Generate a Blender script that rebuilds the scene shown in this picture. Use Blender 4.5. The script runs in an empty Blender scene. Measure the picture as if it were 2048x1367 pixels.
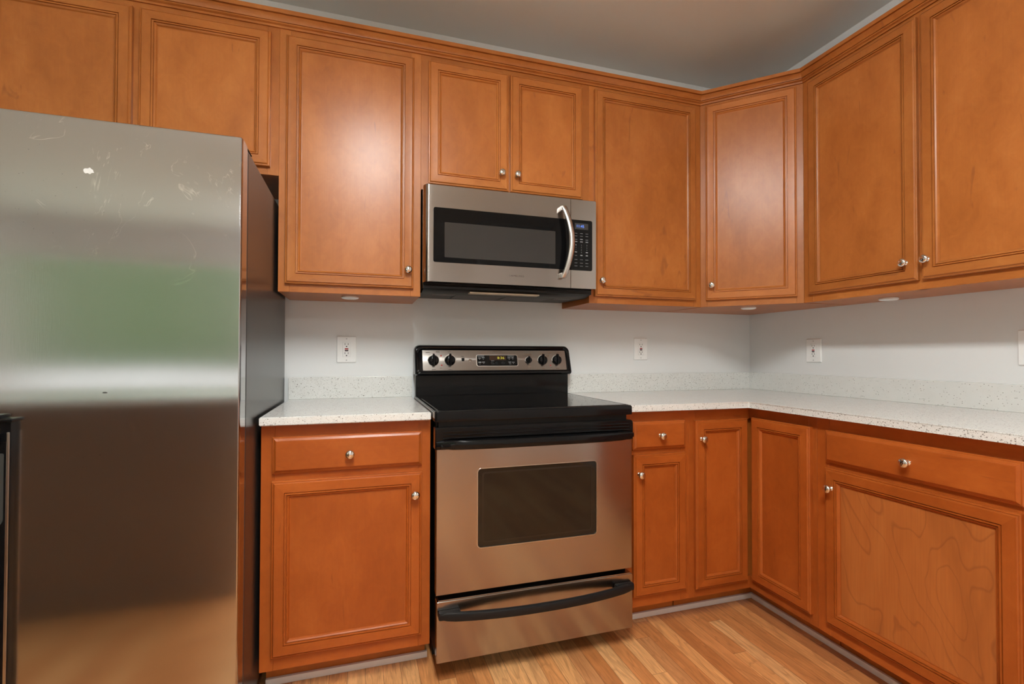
import bpy, bmesh, math, random
from mathutils import Vector, Matrix
random.seed(7)
SC = bpy.context.scene
COL = SC.collection
PI = math.pi

# ------------------------------------------------------------------ camera
cam_d = bpy.data.cameras.new('camera'); cam = bpy.data.objects.new('camera', cam_d); COL.objects.link(cam)
F = 969.81; YAW = -.3029; PIT = .0139; ROL = .0022
c, s = math.cos(YAW), math.sin(YAW); cp, sp = math.cos(PIT), math.sin(PIT); cr, sr = math.cos(ROL), math.sin(ROL)
A_ = Matrix(((c, s, 0), (-s, c, 0), (0, 0, 1)))
B_ = Matrix(((1, 0, 0), (0, cp, sp), (0, -sp, cp)))
C_ = Matrix(((cr, 0, sr), (0, 1, 0), (-sr, 0, cr)))
M_ = C_ @ B_ @ A_                      # rows: right, forward, up
R_ = Matrix((M_[0], M_[2], -M_[1])).transposed()
cam.matrix_world = Matrix.Translation((-2.2267, -2.3192, 1.1121)) @ R_.to_4x4()
cam_d.sensor_width = 36; cam_d.lens = F * 36 / 2048; cam_d.shift_y = 11.6322 / 2048
cam_d.clip_start = .05; cam_d.clip_end = 200
SC.camera = cam

# ------------------------------------------------------------------ colour management
SC.view_settings.view_transform = 'Standard'; SC.view_settings.look = 'None'
SC.view_settings.gamma = 1; SC.view_settings.use_curve_mapping = False
SC.view_settings.exposure = 0.0
LS1, LS2 = 75, 45          # ceiling light strengths: main, added fill

# ------------------------------------------------------------------ node helpers
def newmat(name):
    m = bpy.data.materials.new(name); m.use_nodes = True
    nt = m.node_tree; bs = nt.nodes['Principled BSDF']
    return m, nt, bs
def N(nt, t, **k):
    n = nt.nodes.new(t)
    for a, v in k.items(): setattr(n, a, v)
    return n
def mathn(nt, op, a, b=None, c_=None):
    n = N(nt, 'ShaderNodeMath', operation=op)
    for i, v in enumerate((a, b, c_)):
        if v is None: continue
        if isinstance(v, (int, float)): n.inputs[i].default_value = v
        else: nt.links.new(v, n.inputs[i])
    return n.outputs[0]
def ramp(nt, fac, stops):
    n = N(nt, 'ShaderNodeValToRGB'); e = n.color_ramp.elements
    e[0].position, e[0].color = stops[0][0], (*stops[0][1], 1)
    e[1].position, e[1].color = stops[-1][0], (*stops[-1][1], 1)
    for p, c0 in stops[1:-1]:
        x = e.new(p); x.color = (*c0, 1)
    nt.links.new(fac, n.inputs[0]); return n.outputs[0]
def mixc(nt, fac, a, b, blend='MIX'):
    n = N(nt, 'ShaderNodeMix', data_type='RGBA', blend_type=blend)
    for i, v in ((0, fac), (6, a), (7, b)):
        if isinstance(v, (int, float)): n.inputs[i].default_value = v
        elif isinstance(v, tuple): n.inputs[i].default_value = (*v, 1)
        else: nt.links.new(v, n.inputs[i])
    return n.outputs[2]
def noise(nt, vec, scale, detail=3, rough=.5, dist=0):
    n = N(nt, 'ShaderNodeTexNoise'); n.inputs['Scale'].default_value = scale
    n.inputs['Detail'].default_value = detail; n.inputs['Roughness'].default_value = rough
    n.inputs['Distortion'].default_value = dist
    nt.links.new(vec, n.inputs['Vector']); return n.outputs['Fac']
def mapping(nt, vec, scale, loc=(0, 0, 0)):
    n = N(nt, 'ShaderNodeMapping'); n.inputs['Scale'].default_value = scale; n.inputs['Location'].default_value = loc
    nt.links.new(vec, n.inputs['Vector']); return n.outputs[0]
def bump(nt, bs, h, strength, dist=.001):
    n = N(nt, 'ShaderNodeBump'); n.inputs['Strength'].default_value = strength; n.inputs['Distance'].default_value = dist
    nt.links.new(h, n.inputs['Height']); nt.links.new(n.outputs[0], bs.inputs['Normal'])
def objvec(nt):
    tc = N(nt, 'ShaderNodeTexCoord'); oi = N(nt, 'ShaderNodeObjectInfo')
    k = N(nt, 'ShaderNodeCombineXYZ')
    r = mathn(nt, 'MULTIPLY', oi.outputs['Random'], 37.0)
    for i in range(3): nt.links.new(r, k.inputs[i])
    a = N(nt, 'ShaderNodeVectorMath', operation='ADD')
    nt.links.new(tc.outputs['Object'], a.inputs[0]); nt.links.new(k.outputs[0], a.inputs[1])
    return a.outputs[0], oi.outputs['Random']

# ------------------------------------------------------------------ world: garden under a bright overcast sky
w = bpy.data.worlds.new('garden_world'); SC.world = w; w.use_nodes = True
nt = w.node_tree; bg = nt.nodes['Background']
tc = N(nt, 'ShaderNodeTexCoord'); sep = N(nt, 'ShaderNodeSeparateXYZ'); nt.links.new(tc.outputs['Generated'], sep.inputs[0])
nz = noise(nt, tc.outputs['Generated'], 14, 5, .6)
el = mathn(nt, 'ADD', sep.outputs[2], mathn(nt, 'MULTIPLY', mathn(nt, 'SUBTRACT', nz, .5), .05))
WCOL = ramp(nt, mathn(nt, 'MULTIPLY_ADD', el, .5, .5), [(0, (2.6, 2.9, 2.3)), (.40, (2.5, 2.8, 2.2)), (.435, (.80, .80, .76)), (.474, (1.7, 1.7, 1.62)), (.486, (1.7, 1.7, 1.62)), (.490, (.20, .31, .14)), (.52, (.26, .38, .17)), (.57, (.30, .42, .20)), (.60, (.34, .46, .24)), (.64, (3.2, 3.3, 3.2)), (1, (3.0, 3.3, 3.6))])
nt.links.new(WCOL, bg.inputs['Color']); bg.inputs['Strength'].default_value = 1.25

# ------------------------------------------------------------------ mesh helpers
def tagp(o, label=None, cat=None, group=None, kind=None):
    for k, v in (('label', label), ('category', cat), ('group', group), ('kind', kind)):
        if v: o[k] = v
    return o
def smooth(me, ang=.6):
    me.polygons.foreach_set('use_smooth', [True] * len(me.polygons))
    me.set_sharp_from_angle(angle=ang)
def obj(name, bm, mats, parent=None, sm=True):
    bmesh.ops.recalc_face_normals(bm, faces=bm.faces)
    me = bpy.data.meshes.new(name); bm.to_mesh(me); bm.free()
    for m in (mats if isinstance(mats, (list, tuple)) else [mats]): me.materials.append(m)
    if sm: smooth(me)
    o = bpy.data.objects.new(name, me); COL.objects.link(o)
    if sm: wn = o.modifiers.new('weighted_normals', 'WEIGHTED_NORMAL'); wn.keep_sharp = True
    if parent: o.parent = parent
    return o
def wobj(name, bm, mats, parent, sm=True):
    """mesh given in world coordinates, parented to an unrotated empty (or to its child)"""
    p = parent; off = Vector((0, 0, 0))
    while p: off += p.location; p = p.parent
    bmesh.ops.translate(bm, verts=bm.verts, vec=-off)
    return obj(name, bm, mats, parent, sm)
def thing(name, label, cat, loc, rz=0, group=None):
    o = bpy.data.objects.new(name, None); COL.objects.link(o); o.location = loc; o.rotation_euler = (0, 0, rz)
    o.empty_display_size = .1
    return tagp(o, label, cat, group)
def BM(): return bmesh.new()
def box(bm, x0, x1, y0, y1, z0, z1, bev=0, seg=2, mi=0):
    t = bmesh.new()
    vs = [t.verts.new(p) for p in ((x0, y0, z0), (x1, y0, z0), (x1, y1, z0), (x0, y1, z0), (x0, y0, z1), (x1, y0, z1), (x1, y1, z1), (x0, y1, z1))]
    for f in ((0, 3, 2, 1), (4, 5, 6, 7), (0, 1, 5, 4), (1, 2, 6, 5), (2, 3, 7, 6), (3, 0, 4, 7)): t.faces.new([vs[i] for i in f])
    if bev: bmesh.ops.bevel(t, geom=t.edges[:], offset=bev, segments=seg, profile=.5, affect='EDGES')
    for f in t.faces: f.material_index = mi
    me = bpy.data.meshes.new('tmp'); t.to_mesh(me); t.free(); bm.from_mesh(me); bpy.data.meshes.remove(me)
    return bm
def B(*a, **k): return box(BM(), *a, **k)
def rrect(x0, x1, z0, z1, r, n=6):
    """rounded rectangle outline (x,z); r may be a 4-tuple BL,BR,TR,TL"""
    if not isinstance(r, tuple): r = (r,) * 4
    out = []
    for (cx, cz, a0, q) in ((x0, z0, PI, r[0]), (x1, z0, 1.5 * PI, r[1]), (x1, z1, 0, r[2]), (x0, z1, .5 * PI, r[3])):
        sx = 1 if cx == x0 else -1; sz = 1 if cz == z0 else -1
        for i in range(n + 1):
            a = a0 + .5 * PI * i / n
            out.append((cx + sx * q + q * math.cos(a), cz + sz * q + q * math.sin(a)))
    return out
def loft(bm, loops, cap0=True, cap1=True, mi=0, closed=True):
    rings = [[bm.verts.new(p) for p in L] for L in loops]
    for a, b in zip(rings, rings[1:]):
        n = len(a)
        for i in range(n if closed else n - 1):
            j = (i + 1) % n
            f = bm.faces.new((a[i], a[j], b[j], b[i])); f.material_index = mi
    if cap0: bm.faces.new(rings[0][::-1]).material_index = mi
    if cap1: bm.faces.new(rings[-1]).material_index = mi
    return rings
def plate(bm, outline, y0, y1, ch=0, hole=None, mi=0):
    """extrude (x,z) outline from y0 (front, more negative) to y1, optional chamfer and hole of equal point count"""
    def P(o, y): return [(x, y, z) for x, z in o]
    def inset(o, d):
        cx = sum(p[0] for p in o) / len(o); cz = sum(p[1] for p in o) / len(o)
        return [(x - math.copysign(min(d, abs(x - cx)), x - cx), z - math.copysign(min(d, abs(z - cz)), z - cz)) for x, z in o]
    loops = [P(outline, y1), P(outline, y0 + ch)]
    if ch: loops.append(P(inset(outline, ch), y0))
    if hole is None: loft(bm, loops, mi=mi)
    else:
        loops += [P(hole, y0), P(hole, y1)]
        r = loft(bm, loops, False, False, mi)
        n = len(outline)
        for i in range(n):
            j = (i + 1) % n
            bm.faces.new((r[-1][i], r[-1][j], r[0][j], r[0][i])).material_index = mi
    return bm
def lathe(bm, prof, n=24, axis='y', at=(0, 0, 0), mi=0, ring=False):
    """prof = [(r, h)], h along axis"""
    loops = []
    if ring: prof = list(prof) + [prof[0]]
    for r, h in prof:
        L = []
        for i in range(n):
            a = 2 * PI * i / n; u, v = r * math.cos(a), r * math.sin(a)
            p = {'y': (u, h, v), 'z': (u, v, h), 'x': (h, u, v)}[axis]
            L.append((p[0] + at[0], p[1] + at[1], p[2] + at[2]))
        loops.append(L)
    loft(bm, loops, not ring, not ring, mi=mi)
    if ring: bmesh.ops.remove_doubles(bm, verts=bm.verts, dist=1e-6)
    return bm
def sweep(bm, path, sec, mi=0):
    """sweep closed section [(a,b)] along path with frames [(pos, A, B)]"""
    loft(bm, [[tuple(Vector(p) + Vector(A) * a + Vector(Bv) * b) for a, b in (sec(k) if callable(sec) else sec)] for k, (p, A, Bv) in enumerate(path)], mi=mi)
    return bm
def text(name, body, x0, x1, z0, z1, y, mat, parent, lean=0, ext=.0004):
    """flat lettering facing -y, fitted to the world box x0..x1, z0..z1"""
    cu = bpy.data.curves.new('t', 'FONT'); cu.body = body; cu.resolution_u = 2
    o = bpy.data.objects.new('t', cu); COL.objects.link(o)
    bpy.context.view_layer.update()
    me = bpy.data.meshes.new_from_object(o.evaluated_get(bpy.context.evaluated_depsgraph_get()))
    bpy.data.objects.remove(o); bpy.data.curves.remove(cu)
    xs = [v.co.x for v in me.vertices]; ys = [v.co.y for v in me.vertices]
    a, b, c0, d = min(xs), max(xs), min(ys), max(ys)
    bm = BM(); bm.from_mesh(me); bpy.data.meshes.remove(me)
    for v in bm.verts:
        zz = z0 + (v.co.y - c0) / (d - c0) * (z1 - z0)
        v.co = (x0 + (v.co.x - a) / (b - a) * (x1 - x0), y + lean * (zz - z0), zz)
    return wobj(name, bm, mat, parent, sm=False)

def marks(name, items, fn, mat, parent):
    for it in items:
        bm = BM(); fn(bm, *it); wobj(name, bm, mat, parent, sm=False)

# ------------------------------------------------------------------ materials
def wood(name, horizontal=False, figure=1.0, tint=(1, 1, 1)):
    m, nt, bs = newmat(name); v, rnd = objvec(nt)
    st = (1, 1, .45) if not horizontal else (.45, 1, 1)
    st2 = (1, 1, .03) if not horizontal else (.03, 1, 1)
    blot = noise(nt, mapping(nt, v, st), 7, 4, .55, .6)
    big = noise(nt, v, 2.2, 2, .5, .3)
    fine = noise(nt, mapping(nt, v, st2), 210, 3, .6)
    T = lambda c0: tuple(a * b for a, b in zip(c0, tint))
    mott = noise(nt, mapping(nt, v, (1, 1, .7) if not horizontal else (.7, 1, 1)), 26, 4, .65, 1.0)
    base = ramp(nt, mathn(nt, 'ADD', mathn(nt, 'MULTIPLY_ADD', blot, .60, mathn(nt, 'MULTIPLY', big, .30)), mathn(nt, 'MULTIPLY_ADD', mott, .34, -.12)),
                [(.28, T((.36, .097, .0145))), (.50, T((.46, .131, .0210))), (.72, T((.56, .178, .0320)))])
    col = mixc(nt, mathn(nt, 'MULTIPLY', mathn(nt, 'SUBTRACT', fine, .45), .45 * figure), base, T((.30, .080, .019)))
    # small mineral streaks
    sv = mapping(nt, v, (1, 1, .22) if not horizontal else (.22, 1, 1))
    vo = noise(nt, sv, 24, 2, .5, 1.4)
    streak = ramp(nt, vo, [(.69, (0, 0, 0)), (.76, (1, 1, 1))])
    col = mixc(nt, mathn(nt, 'MULTIPLY', streak, .4 * figure), col, T((.22, .06, .017)))
    var = mathn(nt, 'MULTIPLY_ADD', rnd, .16, .92)
    hsv = N(nt, 'ShaderNodeHueSaturation'); nt.links.new(col, hsv.inputs['Color']); nt.links.new(var, hsv.inputs['Value'])
    nt.links.new(hsv.outputs[0], bs.inputs['Base Color'])
    bs.inputs['Roughness'].default_value = .30; bs.inputs['Specular IOR Level'].default_value = .36
    bump(nt, bs, fine, .06, .0006)
    return m
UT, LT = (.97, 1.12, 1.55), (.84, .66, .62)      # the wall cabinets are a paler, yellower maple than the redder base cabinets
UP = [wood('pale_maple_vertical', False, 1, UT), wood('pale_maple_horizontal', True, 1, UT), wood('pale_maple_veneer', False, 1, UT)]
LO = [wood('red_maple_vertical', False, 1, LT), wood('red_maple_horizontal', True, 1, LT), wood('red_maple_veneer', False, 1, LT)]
W_V, W_H, W_P = UP
def wood_cathedral():
    m, nt, bs = newmat('maple_cathedral_veneer'); v, rnd = objvec(nt)
    mv = mapping(nt, v, (1, 1, .38))
    d = noise(nt, mv, 2.6, 3, .55, .5)
    rings = mathn(nt, 'FRACT', mathn(nt, 'MULTIPLY', d, 17))
    line = ramp(nt, rings, [(0, (0, 0, 0)), (.86, (.0, .0, .0)), (.95, (1, 1, 1)), (1, (0, 0, 0))])
    fine = noise(nt, mapping(nt, v, (1, 1, .03)), 230, 3, .6)
    blot = noise(nt, mapping(nt, v, (1, 1, .2)), 6, 4, .6, .6)
    base = ramp(nt, blot, [(.3, (.35, .100, .020)), (.5, (.45, .135, .028)), (.72, (.52, .172, .040))])
    col = mixc(nt, mathn(nt, 'MULTIPLY', mathn(nt, 'SUBTRACT', fine, .4), .9), base, (.30, .085, .022))
    col = mixc(nt, mathn(nt, 'MULTIPLY', line, .42), col, (.20, .052, .014))
    nt.links.new(col, bs.inputs['Base Color']); bs.inputs['Roughness'].default_value = .40
    bump(nt, bs, fine, .06, .0006)
    return m
W_C = wood_cathedral()
W_D = wood('cabinet_interior_wood', True, .6, (.95, .95, .95))

def plain(name, col, rough=.5, metal=0, spec=.5, **k):
    m, nt, bs = newmat(name)
    bs.inputs['Base Color'].default_value = (*col, 1); bs.inputs['Roughness'].default_value = rough
    bs.inputs['Metallic'].default_value = metal; bs.inputs['Specular IOR Level'].default_value = spec
    v, r = objvec(nt); n = noise(nt, v, k.get('ns', 60), 3)
    a = k.get('var', .06)
    hs = N(nt, 'ShaderNodeHueSaturation'); hs.inputs['Color'].default_value = (*col, 1)
    nt.links.new(mathn(nt, 'MULTIPLY_ADD', n, 2 * a, 1 - a), hs.inputs['Value']); nt.links.new(hs.outputs[0], bs.inputs['Base Color'])
    if k.get('bump'): bump(nt, bs, noise(nt, v, k.get('bs', 400), 3), k['bump'], .0008)
    if k.get('coat'): bs.inputs['Coat Weight'].default_value = k['coat']; bs.inputs['Coat Roughness'].default_value = .05
    return m
def emis(name, col, st):
    m, nt, bs = newmat(name); bs.inputs['Base Color'].default_value = (*col, 1)
    bs.inputs['Emission Color'].default_value = (*col, 1); bs.inputs['Emission Strength'].default_value = st
    return m
CHROME = plain('polished_chrome', (.78, .77, .75), .07, 1, var=.01)
BLACK = plain('black_enamel', (.005, .005, .0055), .10, 0, .24, var=.1)
BLACKM = plain('black_matte_plastic', (.010, .010, .0105), .40, 0, .25, var=.1)
GLASS_B = plain('black_ceramic_glass', (.004, .004, .0045), .05, 0, .20, var=.05)
GREYP = plain('grey_plastic', (.17, .17, .17), .5)
LIGHTG = plain('printed_light_grey', (.24, .25, .26), .5)
DARKG = plain('printed_dark_grey', (.10, .085, .075), .5)
REDM = plain('printed_red', (.42, .04, .04), .5)
BRONZE = plain('printed_brown', (.16, .10, .06), .5)
WHITEP = plain('white_plastic', (.90, .90, .89), .32, var=.02)
OUTL_D = plain('outlet_slot_black', (.015, .015, .018), .5)
WHITET = plain('white_painted_strip', (.82, .80, .77), .5, var=.08, ns=20)
def steel(name, col, rough, rot, aniso=.75, scr=0, bumpy=0, horiz=True):
    m, nt, bs = newmat(name); v, r = objvec(nt)
    st = (.02, 1, 1) if horiz else (1, 1, .02)
    br = noise(nt, mapping(nt, v, st), 900, 3, .6)
    big = noise(nt, mapping(nt, v, (.6, 1, 1.6)), 5, 4, .6)
    f = mathn(nt, 'MULTIPLY_ADD', br, .08, mathn(nt, 'MULTIPLY', big, .07))
    colo = mixc(nt, f, col, tuple(x * .55 for x in col))
    if scr:
        # fine pale scratches, thickest near the top of the door
        warp = mapping(nt, v, (1, 1, 1)); s1 = noise(nt, warp, 3.0, 4, .6, 2.5)
        ln = ramp(nt, mathn(nt, 'ABSOLUTE', mathn(nt, 'SUBTRACT', s1, .5)), [(0, (1, 1, 1)), (.0060, (0, 0, 0))])
        gate = ramp(nt, noise(nt, v, 14, 3, .6), [(.50, (0, 0, 0)), (.62, (1, 1, 1))])
        tcz = N(nt, 'ShaderNodeTexCoord'); sz = N(nt, 'ShaderNodeSeparateXYZ'); nt.links.new(tcz.outputs['Object'], sz.inputs[0])
        top = ramp(nt, mathn(nt, 'MULTIPLY', sz.outputs[2], .5), [(.58, (0, 0, 0)), (.80, (1, 1, 1))])
        k = mathn(nt, 'MULTIPLY', mathn(nt, 'MULTIPLY', ln, gate), top)
        colo = mixc(nt, mathn(nt, 'MULTIPLY', k, .8), colo, (.95, .95, .93))
        sp_ = N(nt, 'ShaderNodeTexVoronoi'); sp_.inputs['Scale'].default_value = 75; nt.links.new(v, sp_.inputs['Vector'])
        dots = ramp(nt, sp_.outputs['Distance'], [(.0, (1, 1, 1)), (.10, (0, 0, 0))])
        g2 = ramp(nt, noise(nt, v, 4, 3), [(.60, (0, 0, 0)), (.66, (1, 1, 1))])
        colo = mixc(nt, mathn(nt, 'MULTIPLY', mathn(nt, 'MULTIPLY', dots, g2), .7), colo, (.03, .03, .03))
        # one pale sticker residue and one tiny dent
    nt.links.new(colo, bs.inputs['Base Color'])
    bs.inputs['Metallic'].default_value = 1; bs.inputs['Roughness'].default_value = rough
    bs.inputs['Anisotropic'].default_value = aniso; bs.inputs['Anisotropic Rotation'].default_value = rot
    tg = N(nt, 'ShaderNodeTangent', direction_type='RADIAL', axis='Z'); nt.links.new(tg.outputs[0], bs.inputs['Tangent'])
    h = mathn(nt, 'MULTIPLY', br, .12)
    if bumpy: h = mathn(nt, 'ADD', h, mathn(nt, 'MULTIPLY', noise(nt, mapping(nt, v, (1, 1, 1.2)), 2.6, 1, .4), bumpy))
    bump(nt, bs, h, .12, .002)
    return m
ST_H = steel('brushed_steel_horizontal_grain', (.40, .36, .335), .17, .25, .75)
ST_F = steel('brushed_steel_fridge_door', (.52, .52, .53), .14, .0, .9, scr=1, bumpy=1.5, horiz=False)
ST_K = steel('satin_steel_handle', (.60, .57, .54), .28, 0, .3)
ST_P = steel('brushed_steel_control_panel', (.31, .285, .265), .26, .25, .6)
FR_SIDE = plain('fridge_side_black_textured', (.035, .033, .032), .27, 0, .6, bump=.12, bs=500)

def quartz():
    m, nt, bs = newmat('white_speckled_quartz')
    tc = N(nt, 'ShaderNodeTexCoord'); v = tc.outputs['Object']
    col = mixc(nt, noise(nt, v, 30, 3), (.72, .725, .70), (.79, .795, .775))
    for sc, th, k, c0 in ((150, .33, .80, (.14, .125, .10)), (300, .36, .66, (.26, .24, .21)), (90, .22, .86, (.07, .06, .05)), (220, .3, .8, (.95, .96, .96))):
        vo = N(nt, 'ShaderNodeTexVoronoi'); vo.inputs['Scale'].default_value = sc; nt.links.new(v, vo.inputs['Vector'])
        dot = ramp(nt, vo.outputs['Distance'], [(th * .7, (1, 1, 1)), (th, (0, 0, 0))])
        sepc = N(nt, 'ShaderNodeSeparateColor'); nt.links.new(vo.outputs['Color'], sepc.inputs[0])
        g = ramp(nt, sepc.outputs[0], [(k, (0, 0, 0)), (k + .03, (1, 1, 1))])
        col = mixc(nt, mathn(nt, 'MULTIPLY', mathn(nt, 'MULTIPLY', dot, g), .75), col, c0)
    nt.links.new(col, bs.inputs['Base Color']); bs.inputs['Roughness'].default_value = .16
    bs.inputs['Specular IOR Level'].default_value = .45
    return m
QUARTZ = quartz()
def paint(name, col, b=.08):
    m, nt, bs = newmat(name); tc = N(nt, 'ShaderNodeTexCoord'); v = tc.outputs['Object']
    c1 = mixc(nt, noise(nt, v, 2.5, 3), tuple(x * .97 for x in col), tuple(min(1, x * 1.03) for x in col))
    nt.links.new(c1, bs.inputs['Base Color']); bs.inputs['Roughness'].default_value = .62
    bs.inputs['Specular IOR Level'].default_value = .3
    bump(nt, bs, noise(nt, v, 260, 3, .6), b, .001)
    return m
WALL = paint('grey_wall_paint', (.79, .80, .80)); CEIL = paint('ceiling_paint', (.78, .83, .82), .05); TRIMW = paint('white_trim_paint', (.78, .78, .76), .02)
def oak():
    m, nt, bs = newmat('oak_strip_floor')
    tc = N(nt, 'ShaderNodeTexCoord'); sp3 = N(nt, 'ShaderNodeSeparateXYZ'); nt.links.new(tc.outputs['Object'], sp3.inputs[0])
    X, Y = sp3.outputs[0], sp3.outputs[1]
    u = mathn(nt, 'DIVIDE', mathn(nt, 'ADD', X, 12.0 + .021), .0595); row = mathn(nt, 'FLOOR', u); fu = mathn(nt, 'FRACT', u)
    wn = N(nt, 'ShaderNodeTexWhiteNoise', noise_dimensions='1D'); nt.links.new(row, wn.inputs['W'])
    vv = mathn(nt, 'DIVIDE', mathn(nt, 'ADD', Y, mathn(nt, 'MULTIPLY_ADD', wn.outputs['Value'], 9.0, 30.0)), .82); seg = mathn(nt, 'FLOOR', vv); fv = mathn(nt, 'FRACT', vv)
    k = N(nt, 'ShaderNodeCombineXYZ'); nt.links.new(row, k.inputs[0]); nt.links.new(seg, k.inputs[1])
    wn2 = N(nt, 'ShaderNodeTexWhiteNoise', noise_dimensions='2D'); nt.links.new(k.outputs[0], wn2.inputs['Vector'])
    r = wn2.outputs['Value']
    gv = N(nt, 'ShaderNodeCombineXYZ')
    nt.links.new(mathn(nt, 'ADD', X, mathn(nt, 'MULTIPLY', r, 50)), gv.inputs[0]); nt.links.new(mathn(nt, 'MULTIPLY', Y, .09), gv.inputs[1]); nt.links.new(mathn(nt, 'MULTIPLY', r, 19), gv.inputs[2])
    grain = noise(nt, gv.outputs[0], 55, 5, .65, .8); fine = noise(nt, mapping(nt, gv.outputs[0], (1, .35, 1)), 420, 2, .6)
    gv2 = mapping(nt, gv.outputs[0], (1, 2.2, 1))
    ring = mathn(nt, 'FRACT', mathn(nt, 'MULTIPLY', noise(nt, gv2, 14, 2, .5, .6), 7))
    plank = ramp(nt, r, [(0, (0.567, 0.209, 0.065)), (.3, (0.729, 0.304, 0.105)), (.6, (0.837, 0.392, 0.142)), (.85, (0.900, 0.486, 0.203)), (1, (0.486, 0.162, 0.051))])
    dark = mixc(nt, .55, plank, (.22, .07, .02))
    col = mixc(nt, mathn(nt, 'MULTIPLY', ramp(nt, grain, [(.36, (1, 1, 1)), (.60, (0, 0, 0))]), .6), plank, dark)
    col = mixc(nt, mathn(nt, 'MULTIPLY', ramp(nt, ring, [(.6, (0, 0, 0)), (.92, (1, 1, 1)), (1, (0, 0, 0))]), .30), col, (.25, .085, .025))
    col = mixc(nt, mathn(nt, 'MULTIPLY', ramp(nt, fine, [(.5, (0, 0, 0)), (.65, (1, 1, 1))]), .22), col, (.22, .08, .025))
    e1 = mathn(nt, 'LESS_THAN', fu, .022); e2 = mathn(nt, 'LESS_THAN', fv, .0016)
    seam = mathn(nt, 'MAXIMUM', e1, e2)
    col = mixc(nt, mathn(nt, 'MULTIPLY', seam, .8), col, (.07, .025, .008))
    nt.links.new(col, bs.inputs['Base Color']); bs.inputs['Roughness'].default_value = .30; bs.inputs['Specular IOR Level'].default_value = .45
    h = mathn(nt, 'SUBTRACT', mathn(nt, 'MULTIPLY', grain, .15), seam); bump(nt, bs, h, .15, .001)
    return m
OAK = oak()

# ------------------------------------------------------------------ setting
YB, XR = .010, -.019          # back and right wall surfaces
CZ = 2.661; XL, YF = -6.1, -6.2
def struct(name, bm, m): return tagp(obj(name, bm, m, sm=False), kind='structure')
struct('floor', B(XL - .1, XR + .1, YF - .1, YB + .1, -.1, 0), OAK)
struct('ceiling', B(XL - .1, XR + .1, YF - .1, YB + .1, CZ, CZ + .1), CEIL)
struct('wall_back', B(XL - .1, XR + .1, YB, YB + .1, 0, CZ), WALL)
struct('wall_right', B(XR, XR + .1, YF, YB, 0, CZ), WALL)
struct('wall_left', B(XL - .1, XL, YF, YB, 0, CZ), WALL)
# rear wall (behind the camera) with a wide glazed opening and a tall narrow one
ops = [(-5.95, -3.30, .10, 2.28)]
bm = BM(); x = XL
for a, b, z0, z1 in ops:
    box(bm, x, a, YF - .1, YF, 0, CZ); box(bm, a, b, YF - .1, YF, 0, z0); box(bm, a, b, YF - .1, YF, z1, CZ); x = b
box(bm, x, XR, YF - .1, YF, 0, CZ)
struct('wall_rear', bm, WALL)
struct('wall_partition', B(-.78, XR, -4.12, -4.00, 0, CZ), WALL)
struct('trim_1', B(-.905, -.782, -4.14, -3.98, 0, CZ, .004), TRIMW)
gm, gnt, gbs = newmat('window_glass')
gbs.inputs['Transmission Weight'].default_value = 1; gbs.inputs['Roughness'].default_value = 0; gbs.inputs['IOR'].default_value = 1.05
for i, (a, b, z0, z1) in enumerate(ops):
    bm = BM(); k = max(1, round((b - a) / .85))
    for j in range(k + 1):
        xx = a + (b - a) * j / k; box(bm, max(a, xx - .035), min(b, xx + .035), YF - .08, YF - .02, z0, z1)
    box(bm, a, b, YF - .08, YF - .02, z0, z0 + .07); box(bm, a, b, YF - .08, YF - .02, z1 - .07, z1)
    wn_ = struct('window_%d' % (i + 1), bm, TRIMW)
    g = obj('pane', B(a + .02, b - .02, YF - .052, YF - .048, z0 + .03, z1 - .03), gm, wn_, sm=False)
# wraparound ceiling lights (the first one is mirrored in the doors of the tall cabinet and the corner cabinet; the second is unseen fill, added)
def ceiling_light(label, x0, x1, y0, y1, strength):
    t = thing('ceiling_light', label, 'ceiling light', ((x0 + x1) / 2, (y0 + y1) / 2, CZ))
    wobj('housing', B(x0, x1, y0, y1, CZ - .030, CZ, .003), WHITEP, t)
    bm = BM(); n = 10; w2 = (x1 - x0) / 2; xm = (x0 + x1) / 2
    arc = [(xm + w2 * .97 * math.cos(PI * k / n), CZ - .028 - .055 * math.sin(PI * k / n) ** .7) for k in range(n + 1)]
    loft(bm, [[(x, y, z) for x, z in arc] for y in (y0 + .012, y1 - .012)])
    wobj('diffuser', bm, emis('diffuser_glow', (.97, 1.0, .97), strength), t)
    for y in (y0, y1 - .012):
        bm = BM(); a2 = [(xm + w2 * math.cos(PI * k / n), CZ - .001 - .088 * math.sin(PI * k / n) ** .6) for k in range(n + 1)]
        loft(bm, [[(x, yy, z) for x, z in a2] for yy in (y, y + .012)]); wobj('end_cap', bm, WHITEP, t)
ceiling_light('long white wraparound ceiling light in front of the range', -2.27, -2.01, -2.85, -1.66, LS1)
ceiling_light('unseen wraparound ceiling light added farther back as fill', -2.33, -2.05, -5.6, -4.6, LS2)

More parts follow.
